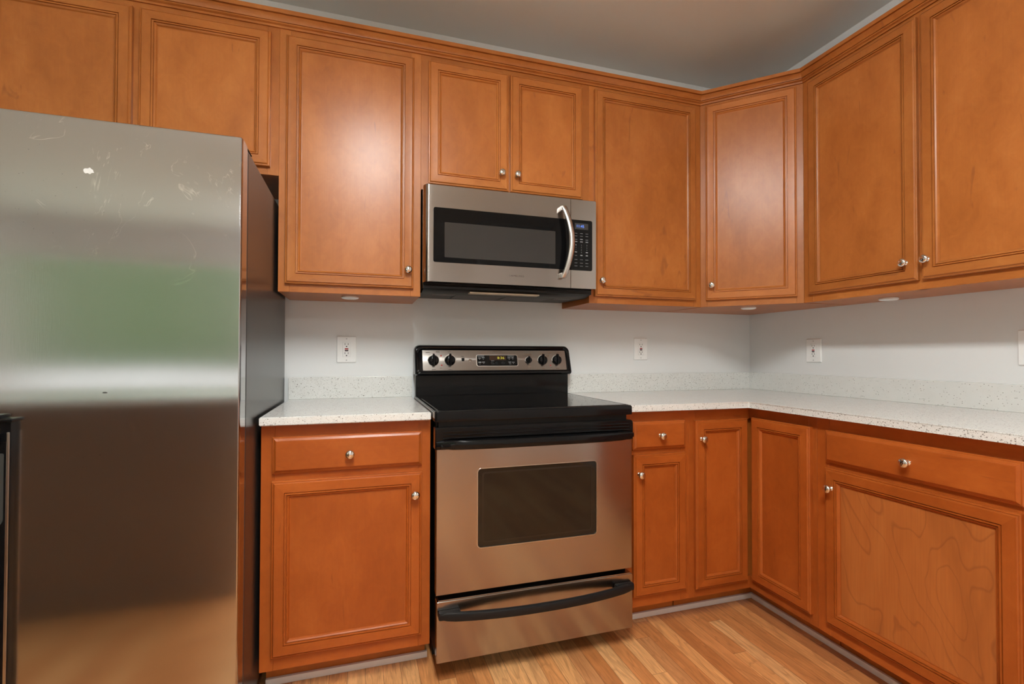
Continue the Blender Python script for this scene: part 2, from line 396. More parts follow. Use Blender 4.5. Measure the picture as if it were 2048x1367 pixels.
# ------------------------------------------------------------------ cabinet parts (local frame: x along the run, y=0 face, +y into the wall)
PROF = [(0, 0), (0, -.0135), (.0022, -.0158), (.0046, -.0162), (.0052, -.0150), (.0082, -.0178), (.0092, -.0200), (.020, -.0196), (.0365, -.0206),
        (.0372, -.0158), (.0388, -.0158), (.0400, -.0198), (.0438, -.0196), (.0446, -.0148), (.0460, -.0148), (.0470, -.0178), (.0510, -.0150), (.0540, -.0100), (.0565, -.0098)]
DPROF = [(0, 0), (0, -.0100), (.002, -.0118), (.0045, -.0124), (.0050, -.0136), (.0085, -.0160), (.0120, -.0180), (.0125, -.0200), (.0150, -.0205)]
def framed(bm, x0, x1, z0, z1, prof, cap=True, back=True):
    rings = []
    for d, y in prof: rings.append([bm.verts.new(p) for p in ((x0 + d, y, z0 + d), (x1 - d, y, z0 + d), (x1 - d, y, z1 - d), (x0 + d, y, z1 - d))])
    for a, b in zip(rings, rings[1:]):
        for i in range(4):
            f = bm.faces.new((a[i], a[(i + 1) % 4], b[(i + 1) % 4], b[i])); f.material_index = 0 if i in (1, 3) else 1
    if back: bm.faces.new(rings[0][::-1])
    if cap: f = bm.faces.new(rings[-1]); f.material_index = 1
    return rings
def knob(parent, x, z, y=-.0200):
    bm = BM()
    pr = [(.0001, 0), (.0082, 0), (.0084, -.0016), (.0070, -.0030), (.0052, -.0052), (.0052, -.0090), (.0066, -.0115), (.0105, -.0150), (.0138, -.0185), (.0149, -.0212), (.0146, -.0236), (.0128, -.0262), (.0095, -.0282), (.005, -.0292), (.0001, -.0295)]
    lathe(bm, [(r, y + h) for r, h in pr], 28, 'y', (x, 0, z))
    return obj('knob', bm, CHROME, parent)
def door(parent, x0, x1, z0, z1, kn=None, panel=None):
    bm = BM(); framed(bm, x0, x1, z0, z1, PROF, cap=False)
    d = obj('door', bm, [W_V, W_H], parent); smooth(d.data, .35)
    e = .0563; y = -.0094
    bm = B(x0 + e, x1 - e, y, y + .006, z0 + e, z1 - e); obj('door_panel', bm, panel or W_P, d)
    if kn: knob(d, kn[0], kn[1], -.0204)
    return d
def drawer(parent, x0, x1, z0, z1, kn=None):
    bm = BM(); framed(bm, x0, x1, z0, z1, DPROF)
    d = obj('drawer', bm, [W_H, W_H], parent); smooth(d.data, .35)
    if kn: knob(d, kn[0], kn[1], -.0205)
    return d
def cabinet(name, label, cat, loc, rz, W, depth, z0, z1, stiles, rails, box_poly=None, toe=0):
    t = thing(name, label, cat, loc, rz)
    # carcass
    bm = BM()
    if box_poly:   # corner cabinet: plan outline
        loft(bm, [[(x, y, z0 + .001) for x, y in box_poly], [(x, y, z1) for x, y in box_poly]])
    else: box(bm, .001, W - .001, .0195, depth, z0 + .001, z1)
    if toe:
        box(bm, .003, W - .003, toe, depth - .003, 0, z0 + .002)
    obj('cabinet_box', bm, W_D, t)
    bm = BM()
    for a, b in stiles: box(bm, a, b, 0, .0195, z0, z1, .0006, 1, 0)
    for a, b, c0, d in rails: box(bm, a + .0002, b - .0002, .0002, .0193, c0, d, .0006, 1, 1)
    obj('face_frame', bm, [W_V, W_H], t)
    return t
UZ0, UZ1 = 1.349, 2.405
UY = -.306; BY = -.606; DEP_U = YB - UY - .001; DEP_B = YB - BY - .001
def upper(name, label, x0, x1, z0=UZ0, mid=None, sl=.04, sr=.04):
    W = x1 - x0
    st = [(0, sl), (W - sr, W)] + ([mid] if mid else [])
    return cabinet(name, label, 'cabinet', (x0, UY, 0), 0, W, DEP_U, z0, UZ1, st, [(sl, W - sr, z0, z0 + .038), (sl, W - sr, 2.30, UZ1)])
def rel(o, v): return v - o
# 1 over the fridge
x0 = -3.460
t = upper('wall_cabinet', 'wide maple wall cabinet above the refrigerator, short doors without visible knobs', x0, -2.5270, 1.7885, ((-2.9995 - x0), (-2.9715 - x0)))
door(t, -3.414 - x0, -2.9955 - x0, 1.816, 2.3285, (-3.035 - x0, 1.858)); door(t, -2.9745 - x0, -2.5560 - x0, 1.816, 2.3285, (-2.935 - x0, 1.858))
# 2 tall single door left of microwave
x0 = -2.5268
t = upper('wall_cabinet', 'tall single-door maple wall cabinet between refrigerator and microwave', x0, -1.9934)
door(t, -2.5020 - x0, -2.0225 - x0, 1.3795, 2.3265, (-2.0454 - x0, 1.4521))
# 3 above microwave
x0 = -1.9932
t = upper('wall_cabinet', 'short double-door maple wall cabinet directly above the microwave', x0, -1.2286, 1.7925, (.352, .402))
door(t, -1.9645 - x0, -1.6205 - x0, 1.8165, 2.3275, (-1.6542 - x0, 1.8880)); door(t, -1.6105 - x0, -1.2682 - x0, 1.8165, 2.3275, (-1.5838 - x0, 1.8880))
# 4 right of microwave
x0 = -1.2284
t = upper('wall_cabinet', 'tall single-door maple wall cabinet just right of the microwave', x0, -.6179)
door(t, -1.2040 - x0, -.6545 - x0, 1.3800, 2.3350, (-1.1777 - x0, 1.4510))
# 5 diagonal corner
cx, cy = -.6177, -.306; Wd = (.6177 - .306) * 2 ** .5
q = 2 ** -.5
def loc_(px, py): return ((px - cx) * q - (py - cy) * q, (px - cx) * q + (py - cy) * q)
poly = [(.002, .0195), (Wd - .002, .0195), loc_(XR - .001, -.6176), loc_(XR - .001, YB - .001), loc_(-.6176, YB - .001)]
t = cabinet('corner_wall_cabinet', 'diagonal maple wall cabinet across the room corner, tall single door', 'cabinet', (cx, cy, 0), -PI / 4, Wd, 0, UZ0, UZ1,
            [(0.0, .030), (Wd - .030, Wd)], [(.030, Wd - .030, UZ0, UZ0 + .038), (.030, Wd - .030, 2.30, UZ1)], poly)
door(t, Wd / 2 - .195, Wd / 2 + .193, 1.3795, 2.3390, (Wd / 2 - .1665, 1.4515))
# 6 right wall double
y0 = -.6179
t = cabinet('wall_cabinet', 'large double-door maple wall cabinet on the right-hand wall', 'cabinet', (UY, y0, 0), -PI / 2, .985, -.306 * -1 + XR - .001, UZ0, UZ1,
            [(0, .045), (.940, .985), (.466, .500)], [(.045, .94, UZ0, UZ0 + .038), (.045, .94, 2.30, UZ1)])
door(t, .0340, .4780, 1.3825, 2.3350, (1.0605 - .6179, 1.4500)); door(t, .4915, .9400, 1.3825, 2.3350, (1.1313 - .6179, 1.4510))
# base cabinets
W_V, W_H, W_P = LO
BZ0, BZ1 = .104, .8872
TOE = .1075
def base(name, label, x0, x1, sl=.04, sr=.04, mid=None):
    W = x1 - x0; st = [(0, sl), (W - sr, W)] + ([mid] if mid else [])
    return cabinet(name, label, 'cabinet', (x0, BY, 0), 0, W, DEP_B, BZ0, BZ1, st, [(sl, W - sr, BZ0, BZ0 + .05), (sl, W - sr, .70, .738), (sl, W - sr, .84, BZ1)], toe=TOE)
x0 = -2.5265
t = base('base_cabinet', 'maple base cabinet with drawer between refrigerator and range', x0, -1.9903)
drawer(t, -2.4930 - x0, -2.0205 - x0, .7300, .8475, (-2.2571 - x0, .7846)); door(t, -2.4930 - x0, -2.0205 - x0, .1490, .7070, (-2.0459 - x0, .6335))
x0 = -1.2250
t = base('base_cabinet', 'narrow maple base cabinet with small drawer just right of the range', x0, -.9202)
drawer(t, -1.1900 - x0, -.9435 - x0, .7320, .8450, (-1.0691 - x0, .7877)); door(t, -1.1890 - x0, -.9425 - x0, .1500, .7120, (-1.1675 - x0, .6380))
# corner base (L plan); origin at left end of its back-run face
x0 = -.9200; W = .92 - .606
t = thing('corner_base_cabinet', 'maple corner base cabinet with two hinged doors meeting in the inside corner', 'cabinet', (x0, BY, 0))
bm = BM()
L = [(.001, .0195), (W + .0195, .0195), (W + .0195, -.3275), (.9 , -.3275), (.9, .614), (.001, .614)]
loft(bm, [[(x, y, BZ0 + .001) for x, y in L], [(x, y, BZ1) for x, y in L]])
L = [(.003, TOE), (W + TOE, TOE), (W + TOE, -.3275), (.898, -.3275), (.898, .612), (.003, .612)]
loft(bm, [[(x, y, 0) for x, y in L], [(x, y, BZ0 + .002) for x, y in L]])
obj('cabinet_box', bm, W_D, t)
bm = BM()
box(bm, 0, .030, 0, .0195, BZ0, BZ1, .0006, 1, 0); box(bm, .0302, W - .0002, 0, .0193, BZ0, BZ0 + .05, .0006, 1, 1); box(bm, .0302, W - .0002, 0, .0193, .835, BZ1, .0006, 1, 1)
box(bm, W, W + .0195, -.3275, -.295, BZ0, BZ1, .0006, 1, 0); box(bm, W, W + .0193, -.2948, .0193, BZ0, BZ0 + .05, .0006, 1, 1); box(bm, W, W + .0193, -.2948, .0193, .838, BZ1, .0006, 1, 1)
obj('face_frame', bm, [W_V, W_H], t)
door(t, -.8955 - x0, -.6295 - x0, .1420, .8390, (-.8712 - x0, .7640))
# its second door is turned onto the right-hand leg
bm = BM(); framed(bm, 0, .285, .1470, .8440, PROF, cap=False)
d = obj('door', bm, [W_V, W_H], t); smooth(d.data, .35)
d.location = (W, .606 - .6305, 0); d.rotation_euler = (0, 0, -PI / 2)
obj('door_panel', B(.0563, .285 - .0563, -.0094, -.0034, .147 + .0563, .844 - .0563), W_P, d)
# right run base
y0 = -.9345
t = cabinet('base_cabinet', 'wide maple base cabinet with full-width drawer, on the right-hand run', 'cabinet', (BY, y0, 0), -PI / 2, .640, .606 + XR - .001, BZ0, BZ1,
            [(0, .05), (.585, .64)], [(.05, .585, BZ0, BZ0 + .05), (.05, .585, .70, .740), (.05, .585, .836, BZ1)], toe=TOE)
drawer(t, .0425, .5925, .7270, .8415, (1.2609 - .9345, .7845)); door(t, .0420, .5885, .1500, .7075, (1.0050 - .9345, .6385), W_C)
y1 = -.9345 - .640
t = cabinet('base_cabinet', 'maple base cabinet beyond the right edge of the photo, next along the right-hand run', 'cabinet', (BY, y1 - .001, 0), -PI / 2, .60, .606 + XR - .001, BZ0, BZ1,
            [(0, .05), (.55, .6)], [(.05, .55, BZ0, BZ0 + .05), (.05, .55, .70, .740), (.05, .55, .836, BZ1)], toe=TOE)
drawer(t, .0425, .5600, .7270, .8415, (.30, .7845)); door(t, .0420, .5600, .1500, .7075, (.10, .6385))

# peninsula behind and left of the camera, mirrored in the refrigerator door
TAUPE = paint('taupe_painted_panel', (.30, .215, .155))
t = thing('peninsula', 'taupe painted peninsula base left of the photographer, mirrored in the refrigerator door', 'cabinet', (-3.78, -2.3, 0))
wobj('base', B(-4.90, -2.70, -2.72, -1.90, 0, BZ1, .002), TAUPE, t)
wobj('baseboard', B(-4.90, -2.70, -1.8995, -1.888, 0, .09, .003), TAUPE, t)
# crown moulding: one continuous run on top of the wall cabinets
W_V, W_H, W_P = UP
crp = [(0, 2.3525), (.0055, 2.3525), (.0060, 2.3600), (.0120, 2.3625), (.0140, 2.3645), (.0140, 2.3675), (.0120, 2.3690), (.0080, 2.3695), (.0080, 2.3712), (.0120, 2.3722), (.0130, 2.3760), (.0170, 2.3830), (.0235, 2.3900), (.0255, 2.3912), (.0205, 2.3918), (.0205, 2.3938), (.0290, 2.3945), (.0300, 2.3960), (.0300, 2.4095), (.0280, 2.4110), (0, 2.4110)]
bm = BM(); t8 = math.tan(PI / 8)
def cpath(o): return [(-3.462, UY - .0006 - o), (-.6177 - o * t8, UY - .0006 - o), (-.3066 - o, -.6177 - o * t8), (-.3066 - o, -1.604)]
loops = [[(x, y, z) for o, z in crp for x, y in [cpath(o)[i]]] for i in range(4)]
loft(bm, loops)
cm = tagp(obj('crown_moulding', bm, W_H), 'maple crown moulding running along the top of all wall cabinets', 'moulding')
smooth(cm.data, .4)

# countertops and splashbacks
CT0, CT1 = .8874, .914
def slab(name, pts, z0, z1, label, cat, bev=.0025):
    bm = BM(); loft(bm, [[(x, y, z0) for x, y in pts], [(x, y, z1) for x, y in pts]])
    bmesh.ops.bevel(bm, geom=[e for e in bm.edges], offset=bev, segments=2, affect='EDGES')
    return tagp(obj(name, bm, QUARTZ), label, cat)
slab('countertop', [(-2.5264, -.6465), (-1.9945, -.6465), (-1.9945, YB - .001), (-2.5264, YB - .001)], CT0, CT1, 'short white speckled quartz countertop between refrigerator and range', 'countertop')
slab('countertop', [(-1.2215, YB - .001), (-1.2215, -.6465), (-.6467, -.6465), (-.6467, -2.175), (XR - .001, -2.175), (XR - .001, YB - .001)], CT0, CT1, 'long L-shaped white speckled quartz countertop right of the range, turning the corner', 'countertop')
slab('countertop', [(-2.66, -2.78), (-2.66, -1.86), (-4.94, -1.86), (-4.94, -2.78)], CT0, CT1, 'white quartz countertop of the peninsula left of the photographer', 'countertop')
def splash(x0, x1, y0, y1, label):
    tagp(obj('splashback', B(x0, x1, y0, y1, CT1 + .0002, 1.0107, .0015), QUARTZ), label, 'splashback')
splash(-2.5264, -1.9945, YB - .0205, YB - .001, 'short quartz splashback strip on the wall left of the range')
splash(-1.2215, XR - .0203, YB - .0205, YB - .001, 'quartz splashback strip on the back wall right of the range')
splash(XR - .0200, XR - .001, -2.175, YB - .001, 'quartz splashback strip along the right-hand wall')
# white strips at the foot of the toe kicks
def strip(bm, name, label): tagp(obj(name, bm, WHITET), label, 'trim strip')
TK = BY + TOE
strip(B(-2.5235, -1.9860, TK - .0135, TK - .001, 0, .0225, .002), 'toe_kick_strip', 'white strip on the floor under the base cabinet left of the range')
strip(B(-1.2240, TK - .0140, TK - .0135, TK - .001, 0, .0225, .002), 'toe_kick_strip', 'white strip on the floor under the base cabinets right of the range')
strip(B(TK - .0135, TK - .001, -2.16, TK - .001, 0, .0225, .002), 'toe_kick_strip', 'long white strip on the floor under the right-hand base cabinets')

# ------------------------------------------------------------------ range
RX0, RX1 = -1.9795, -1.2300
t = thing('electric_range', 'freestanding stainless steel and black electric range with glass cooktop', 'stove', (-1.605, -.33, 0))
wobj('oven_body', B(RX0 + .004, RX1 - .004, -.635, -.030, .074, .886, .003), BLACKM, t)
wobj('under_range_shade', B(RX0 + .010, RX1 - .010, -.520, -.505, .012, .0745), BLACKM, t)  # added black sheet standing in for the shadow beneath the range
for x in (RX0 + .05, RX1 - .05):
    for y in (-.48, -.07):
        bm = BM(); lathe(bm, [(.018, 0), (.018, .010), (.010, .012), (.010, .075)], 16, 'z', (x, y, 0)); wobj('foot', bm, BLACKM, t)
# cooktop slab with raised rim
CX0, CX1 = -1.9865, -1.2290
bm = BM(); o = [(p[0], p[1]) for p in rrect(CX0, CX1, -.682, -.045, .010)]
def ring2(d, z): return [(p[0] + (d if p[0] < -1.6 else -d), p[1] + (d if p[1] < -.36 else -d), z) for p in o]
loft(bm, [ring2(.001, .884), ring2(0, .887), ring2(0, .914), ring2(.003, .919), ring2(.010, .9205), ring2(.013, .9185)])
wobj('cooktop_frame', bm, BLACK, t)
wobj('cooktop_glass', B(CX0 + .015, CX1 - .015, -.655, -.095, .9186, .9200, .0004, 1), GLASS_B, t)
wobj('trim_strip', B(CX0 - .0028, CX0 + .0005, -.675, -.05, .896, .9175, .0008, 1), ST_K, t)
# splash riser and console
wobj('riser', B(-1.984, -1.224, -.062, -.030, .905, 1.035, .004), BLACK, t)
bm = BM()
def con(d, k, yy):
    oo = rrect(-1.990, -1.2165, 1.015, 1.1555, (.012, .012, .026, .026))
    res = []
    for x, z in oo:
        dx = d if x < -1.6 else -d; dz = d if z < 1.085 else -d
        zz = z + dz; f = (1.1555 - z) / .14
        res.append((x + dx, yy(f), zz))
    return res
fr = lambda f: -.058 - .044 * f
loft(bm, [con(0, 0, lambda f: -.020), con(0, 0, lambda f: fr(f) + .014), con(.003, 0, lambda f: fr(f) + .004), con(.008, 0, lambda f: fr(f)), con(.016, 0, lambda f: fr(f) + .001), con(.019, 0, lambda f: fr(f) + .005)])
wobj('control_console', bm, BLACK, t)
LEAN = .044 / .14
def cy_(z): return -.058 - .044 * (1.1555 - z) / .14      # console face y at height z
def cplate(x0, x1, z0, z1, r, up, ch=.0006, dx=0):
    bm = BM(); oo = rrect(x0, x1, z0, z1, r)
    plate(bm, oo, 0, .003, ch)
    for v in bm.verts: v.co.y = v.co.y + cy_(v.co.z) - up + (.0)
    return bm
cp_ = wobj('control_panel', cplate(-1.9560, -1.2455, 1.0375, 1.1320, .004, .0015), ST_P, t)
dp = wobj('display_panel', cplate(-1.7020, -1.5000, 1.0580, 1.1095, .007, .0030), BLACK, t)
bm = BM(); oo = rrect(-1.7035, -1.4985, 1.0565, 1.1110, .008); hh = rrect(-1.7015, -1.5005, 1.0585, 1.1090, .007)
plate(bm, oo, 0, .003, 0, hh)
for v in bm.verts: v.co.y += cy_(v.co.z) - .0035
wobj('display_bezel', bm, ST_K, dp)
wobj('clock_window', cplate(-1.6400, -1.5580, 1.0850, 1.1060, .001, .0036, 0), plain('dark_amber_display', (.035, .014, .007), .2), dp)
text('clock_digits', '8:36', -1.6005, -1.5665, 1.0905, 1.1020, cy_(1.0905) - .0045, emis('clock_green_glow', (.42, .38, .02), .55), dp, LEAN)
for (a, b, z, h) in ((-1.697, -1.665, 1.1040, .0022), (-1.695, -1.682, 1.0955, .0035), (-1.677, -1.664, 1.0975, .0035), (-1.690, -1.686, 1.0895, .002), (-1.672, -1.668, 1.0895, .002), (-1.695, -1.681, 1.0750, .0065), (-1.677, -1.664, 1.0760, .0035), (-1.690, -1.686, 1.0675, .002), (-1.672, -1.667, 1.0695, .0022),
                     (-1.633, -1.617, 1.0820, .0018), (-1.628, -1.619, 1.0690, .0035), (-1.6085, -1.6035, 1.0710, .0065), (-1.581, -1.565, 1.0715, .003),
                     (-1.549, -1.517, 1.1040, .0024), (-1.549, -1.535, 1.0965, .004), (-1.530, -1.519, 1.0965, .004), (-1.543, -1.540, 1.0890, .003), (-1.525, -1.522, 1.0890, .002), (-1.547, -1.533, 1.0770, .0022), (-1.545, -1.535, 1.0720, .0022), (-1.543, -1.533, 1.0670, .0016), (-1.529, -1.516, 1.0750, .003), (-1.524, -1.520, 1.0690, .0018)):
    bm = B(a, b, cy_(z) - .0038, cy_(z) - .0030, z - h / 2, z + h / 2); wobj('printed_marking', bm, LIGHTG, dp)
for x in (-1.627, -1.606, -1.573):
    bm = BM(); lathe(bm, [(.0075, cy_(1.070) - .0028), (.0075, cy_(1.070) - .0045), (.0062, cy_(1.070) - .0050), (.0001, cy_(1.070) - .0050)], 20, 'y', (x, 0, 1.0705)); wobj('touch_button', bm, BLACKM, dp)
for (a, b, z, h) in ((-1.620, -1.573, 1.1235, .0026), (-1.915, -1.898, 1.0425, .0020), (-1.838, -1.822, 1.0425, .0020), (-1.940, -1.920, 1.1200, .0026), (-1.893, -1.876, 1.1240, .0036), (-1.776, -1.764, 1.1030, .0024), (-1.838, -1.826, 1.1235, .0020),
                     (-1.878, -1.868, 1.0500, .0015)):
    bm = B(a, b, cy_(z) - .0021, cy_(z) - .0010, z - h / 2, z + h / 2); wobj('printed_marking', bm, DARKG, cp_)
for (a, b, z, h) in ((-1.465, -1.425, 1.1140, .0028), (-1.448, -1.434, 1.0550, .0028), (-1.448, -1.436, 1.0480, .0022), (-1.337, -1.318, 1.1205, .0034), (-1.287, -1.270, 1.1205, .0034), (-1.378, -1.362, 1.0440, .0018), (-1.302, -1.286, 1.0460, .0024), (-1.330, -1.324, 1.0490, .0018)):
    bm = B(a, b, cy_(z) - .0021, cy_(z) - .0010, z - h / 2, z + h / 2); wobj('printed_marking', bm, BRONZE, cp_)
for (x, z) in ((-1.8700, 1.1060), (-1.8690, 1.0620), (-1.3305, 1.0590)):
    bm = BM(); lathe(bm, [(.0036, cy_(z) - .0010), (.0036, cy_(z) - .0024), (.0001, cy_(z) - .0026)], 14, 'y', (x, 0, z)); wobj('indicator_light', bm, REDM, cp_)
bm = BM(); lathe(bm, [(.0034, cy_(1.1065) - .001), (.0034, cy_(1.1065) - .0024), (.0001, cy_(1.1065) - .0026)], 14, 'y', (-1.3385, 0, 1.1065)); wobj('indicator_light', bm, BRONZE, cp_)
# round monogram badge
bm = BM(); lathe(bm, [(.0074, cy_(1.083) - .001), (.0074, cy_(1.083) - .0026), (.0062, cy_(1.083) - .0030), (.0060, cy_(1.083) - .0022), (.0001, cy_(1.083) - .0022)], 24, 'y', (-1.7345, 0, 1.0835))
bd = wobj('badge', bm, BRONZE, t)
text('badge_letters', 'GE', -1.7388, -1.7302, 1.0800, 1.0870, cy_(1.0835) - .0031, ST_K, bd, LEAN)
bm = BM(); box(bm, -1.7745, -1.7610, cy_(1.09) - .0045, cy_(1.09) - .0010, 1.0740, 1.0960, .0015); wobj('light_switch', bm, BLACK, cp_)
def rknob(x, z, r):
    y = cy_(z) - .0015; bm = BM()
    lathe(bm, [(r * 1.10, y), (r * 1.10, y - .0012), (r * 1.02, y - .0016)], 32, 'y', (x, 0, z)); sk = bm
    bm = BM(); lathe(bm, [(r * .98, y - .0014), (r, y - .0040), (r * .96, y - .010), (r * .86, y - .0150), (r * .70, y - .0175), (.0001, y - .0180)], 32, 'y', (x, 0, z))
    # pointer grip: a blade that rises past the rim at the top
    sec = [(-.34 * r, -.9 * r), (.34 * r, -.9 * r), (.26 * r, .9 * r), (.10 * r, 1.28 * r), (-.10 * r, 1.28 * r), (-.26 * r, .9 * r)]
    loft(bm, [[(x + a, y - .0035, z + b) for a, b in sec], [(x + a * .8, y - .020, z + b * .97) for a, b in sec], [(x + a * .35, y - .0255, z + b * .93) for a, b in sec]])
    kb = wobj('knob', bm, BLACK, t); wobj('knob_skirt', sk, ST_K, kb)
for x, z, r in ((-1.9060, 1.0845, .0248), (-1.8295, 1.0850, .0248), (-1.4435, 1.0855, .0155), (-1.3700, 1.0855, .0240), (-1.2945, 1.0860, .0240)): rknob(x, z, r)
# oven door
DX0, DX1 = -1.9800, -1.2330; DF = -.6800
wobj('gap_shadow_panel', B(DX0 + .01, DX1 - .012, -.660, -.640, .860, .886), BLACKM, t)
bm = BM()
plate(bm, rrect(DX0, DX1, .3005, .7950, .003), DF, -.640, .0015, rrect(-1.8380, -1.3810, .4440, .7180, .014))
od = wobj('oven_door', bm, ST_H, t)
wobj('oven_window', plate(BM(), rrect(-1.8372, -1.3818, .4448, .7172, .014), DF + .0035, -.650), plain('dark_oven_glass', (.012, .009, .006), .06, 0, .4, var=.1), od)
bm = BM(); plate(bm, rrect(-1.8395, -1.3795, .4425, .7195, .0155), DF - .0008, DF + .004, .0004, rrect(-1.8365, -1.3825, .4455, .7165, .0125)); wobj('window_bezel', bm, ST_K, od)
wobj('window_inner_frame', plate(BM(), rrect(-1.8210, -1.3990, .4600, .7040, .010), DF + .0030, DF + .0034, 0, rrect(-1.8150, -1.4050, .4660, .6980, .008)), plain('oven_mesh_print', (.014, .011, .008), .2), od)
bm = BM()
plate(bm, rrect(-1.9850, -1.2285, .7900, .8645, (.003, .003, .014, .006)), DF - .004, -.640, .003)
for z in (.8260, .8370, .8480): box(bm, -1.9600, -1.2480, DF - .0085, DF - .002, z, z + .0045, .0018)
tb = wobj('door_top_cap', bm, BLACK, od)
def bow(x0, x1, z, yb, out, hz, ty, end, mat, name, parent, n=28, droop=0, px=2.0):
    """thick curved bar: section half-height hz, thickness ty; bows towards the room by out"""
    path = []; 
    for i in range(n + 1):
        u = i / n; x = x0 + (x1 - x0) * u; k = 1 - abs(2 * u - 1) ** px
        path.append(((x, yb - out * k, z - droop * k), (0, 1, 0), (0, 0, 1)))
    def sec(i):
        u = i / n; e = min(1, .55 + min(u, 1 - u) / end * .45)
        pts = []
        for j in range(14):
            a = 2 * PI * j / 14; ca, sa = math.cos(a), math.sin(a)
            pts.append((math.copysign(abs(ca) ** .6, ca) * ty / 2 * e, math.copysign(abs(sa) ** .6, sa) * hz * e))
        return pts
    bm = BM(); sweep(bm, path, sec); return bm
bm = bow(-1.9820, -1.2310, .8080, DF - .006, .030, .0165, .022, .06, BLACK, '', None, px=4)
box(bm, -1.9700, -1.2450, DF - .020, DF - .003, .7925, .8100, .004)
wobj('door_handle', bm, BLACK, od)
# storage drawer, face leaning very slightly
bm = BM(); plate(bm, rrect(-1.9775, -1.2325, .0760, .2800, .003), -.6830, -.650, .0015)
box(bm, -1.9720, -1.2380, -.679, -.648, .270, .2840, .001)
sd = wobj('storage_drawer', bm, ST_H, t)
bm = bow(-1.9720, -1.2390, .2405, -.7000, .042, .0150, .020, .05, BLACKM, '', None, px=2.2)
for xa, xb in ((-1.9740, -1.8990), (-1.3120, -1.2370)):
    box(bm, xa, xb, -.7060, -.6825, .2270, .2545, .006)
wobj('drawer_handle', bm, BLACKM, sd)

# ------------------------------------------------------------------ microwave
MF = -.3900; MX0, MX1 = -1.9895, -1.2345
t = thing('microwave', 'stainless over-the-range microwave mounted above the stove', 'microwave', (-1.612, -.19, 1.38))
bm = BM(); pl = [(-1.9870, -.346), (-1.2370, -.346), (-1.2370, YB - .002), (-1.9870, YB - .002)]
loft(bm, [[(x, y, 1.3815) for x, y in pl], [(x, y, 1.7905) for x, y in pl]])
wobj('case', bm, BLACKM, t)
# under tray, chamfered towards the front
bm = BM()
sec = [(-.345, 1.3990), (-.330, 1.3990), (YB - .004, 1.3990), (YB - .004, 1.3790), (-.285, 1.3700), (-.335, 1.3800), (-.352, 1.3960)]
loft(bm, [[(x, y, z) for y, z in sec] for x in (-1.9850, -1.2390)])
tr = wobj('under_tray', bm, BLACKM, t)
def zt(y): return 1.3700 + (y + .285) / (YB - .004 + .285) * .009
for a, b in ((-1.935, -1.835), (-1.375, -1.285)):
    for k in range(3): wobj('vent_slat', B(a, b, -.250 + k * .018, -.241 + k * .018, zt(-.25 + k * .018) - .0022, zt(-.25) + .003, .0005, 1), GREYP, tr)
bm = B(-1.790, -1.480, -.330, -.292, 1.3690, 1.3745); wobj('cooktop_lamp_lens', bm, plain('frosted_lens', (.62, .52, .38), .35), tr)
for a, b in ((-1.83, -1.62), (-1.60, -1.39)):
    bm = B(a, b, -.235, -.085, zt(-.16) - .0030, zt(-.16) + .004, .001); wobj('grease_filter', bm, plain('filter_mesh_grey', (.05, .05, .05), .4, .5), tr)
# door with curved left edge, plan section lofted vertically with window hole
SX = -1.3580
zs = [(1.4010, .0015), (1.4025, 0), (1.7890, 0), (1.7905, .0015)]
def plan(dd):
    pts = [(-1.9895, -.348)]
    for i in range(9):
        a = i / 8 * PI / 2; pts.append((-1.9895 + .019 * (1 - math.cos(a)), -.357 - (.033 - dd) * math.sin(a)))
    pts += [(-1.955, MF + dd), (SX - .0008, MF + dd), (SX - .0008, -.348)]
    return pts
bm = BM(); loft(bm, [[(x, y, z) for x, y in plan(dd)] for z, dd in zs])
md = wobj('door', bm, ST_H, t)
bm = BM(); plate(bm, rrect(-1.9525, SX + .0005 - .0012, 1.4800, 1.6995, (.008, .001, .001, .008)), MF - .0014, MF + .004, .0008); mw = wobj('window', bm, GLASS_B, md)
bm = BM(); plate(bm, rrect(-1.9080, -1.4300, 1.5010, 1.6420, .003), MF - .0018, MF, 0); wobj('window_screen', bm, plain('microwave_screen', (.030, .028, .026), .14, 0, .6, ns=900, var=.3), mw)
text('maker_lettering', 'SAMSUNG', -1.6354, -1.5716, 1.4375, 1.4450, MF - .0006, plain('stamped_lettering', (.12, .10, .09), .5), md)
# handle
bm = BM(); n = 22; path = []
for i in range(n + 1):
    u = i / n; z = 1.4400 + (1.7490 - 1.4400) * u; k = math.sin(PI * u)
    path.append(((-1.4010 + .0300 * k ** 1.0, MF - .0200 - .024 * k ** .7, z), (1, 0, 0), (0, 1, 0)))
sweep(bm, path, [(math.cos(2 * PI * j / 12) * .0125, math.sin(2 * PI * j / 12) * .0085) for j in range(12)])
box(bm, -1.4120, -1.3960, MF - .026, MF + .001, 1.4400, 1.4620, .003); box(bm, -1.4120, -1.3960, MF - .026, MF + .001, 1.7270, 1.7490, .003)
wobj('door_handle', bm, ST_K, md)
bm = BM(); plate(bm, rrect(SX + .0008, MX1, 1.4010, 1.7905, (.001, .004, .004, .001)), MF, -.348, .0015); cf = wobj('control_face', bm, ST_H, t)
bm = BM(); plate(bm, rrect(SX + .0012, -1.2545, 1.4795, 1.7005, (.001, .008, .008, .001)), MF - .0014, MF + .004, .0008); kp = wobj('keypad_panel', bm, GLASS_B, t)
bm = BM(); plate(bm, rrect(-1.3390, -1.2745, 1.6590, 1.6860, .001), MF - .0018, MF - .001); wobj('clock_window', bm, plain('display_grey', (.035, .034, .036), .3), kp)
text('clock_digits', '11:45', -1.3290, -1.2945, 1.6670, 1.6790, MF - .0022, emis('clock_blue_glow', (.10, .25, .9), .9), kp)
cols = (-1.3335, -1.3072, -1.2812)
def kmark(x, w, z, h): wobj('printed_marking', B(x - w, x + w, MF - .0018, MF - .0012, z, z + h), LIGHTG, kp)
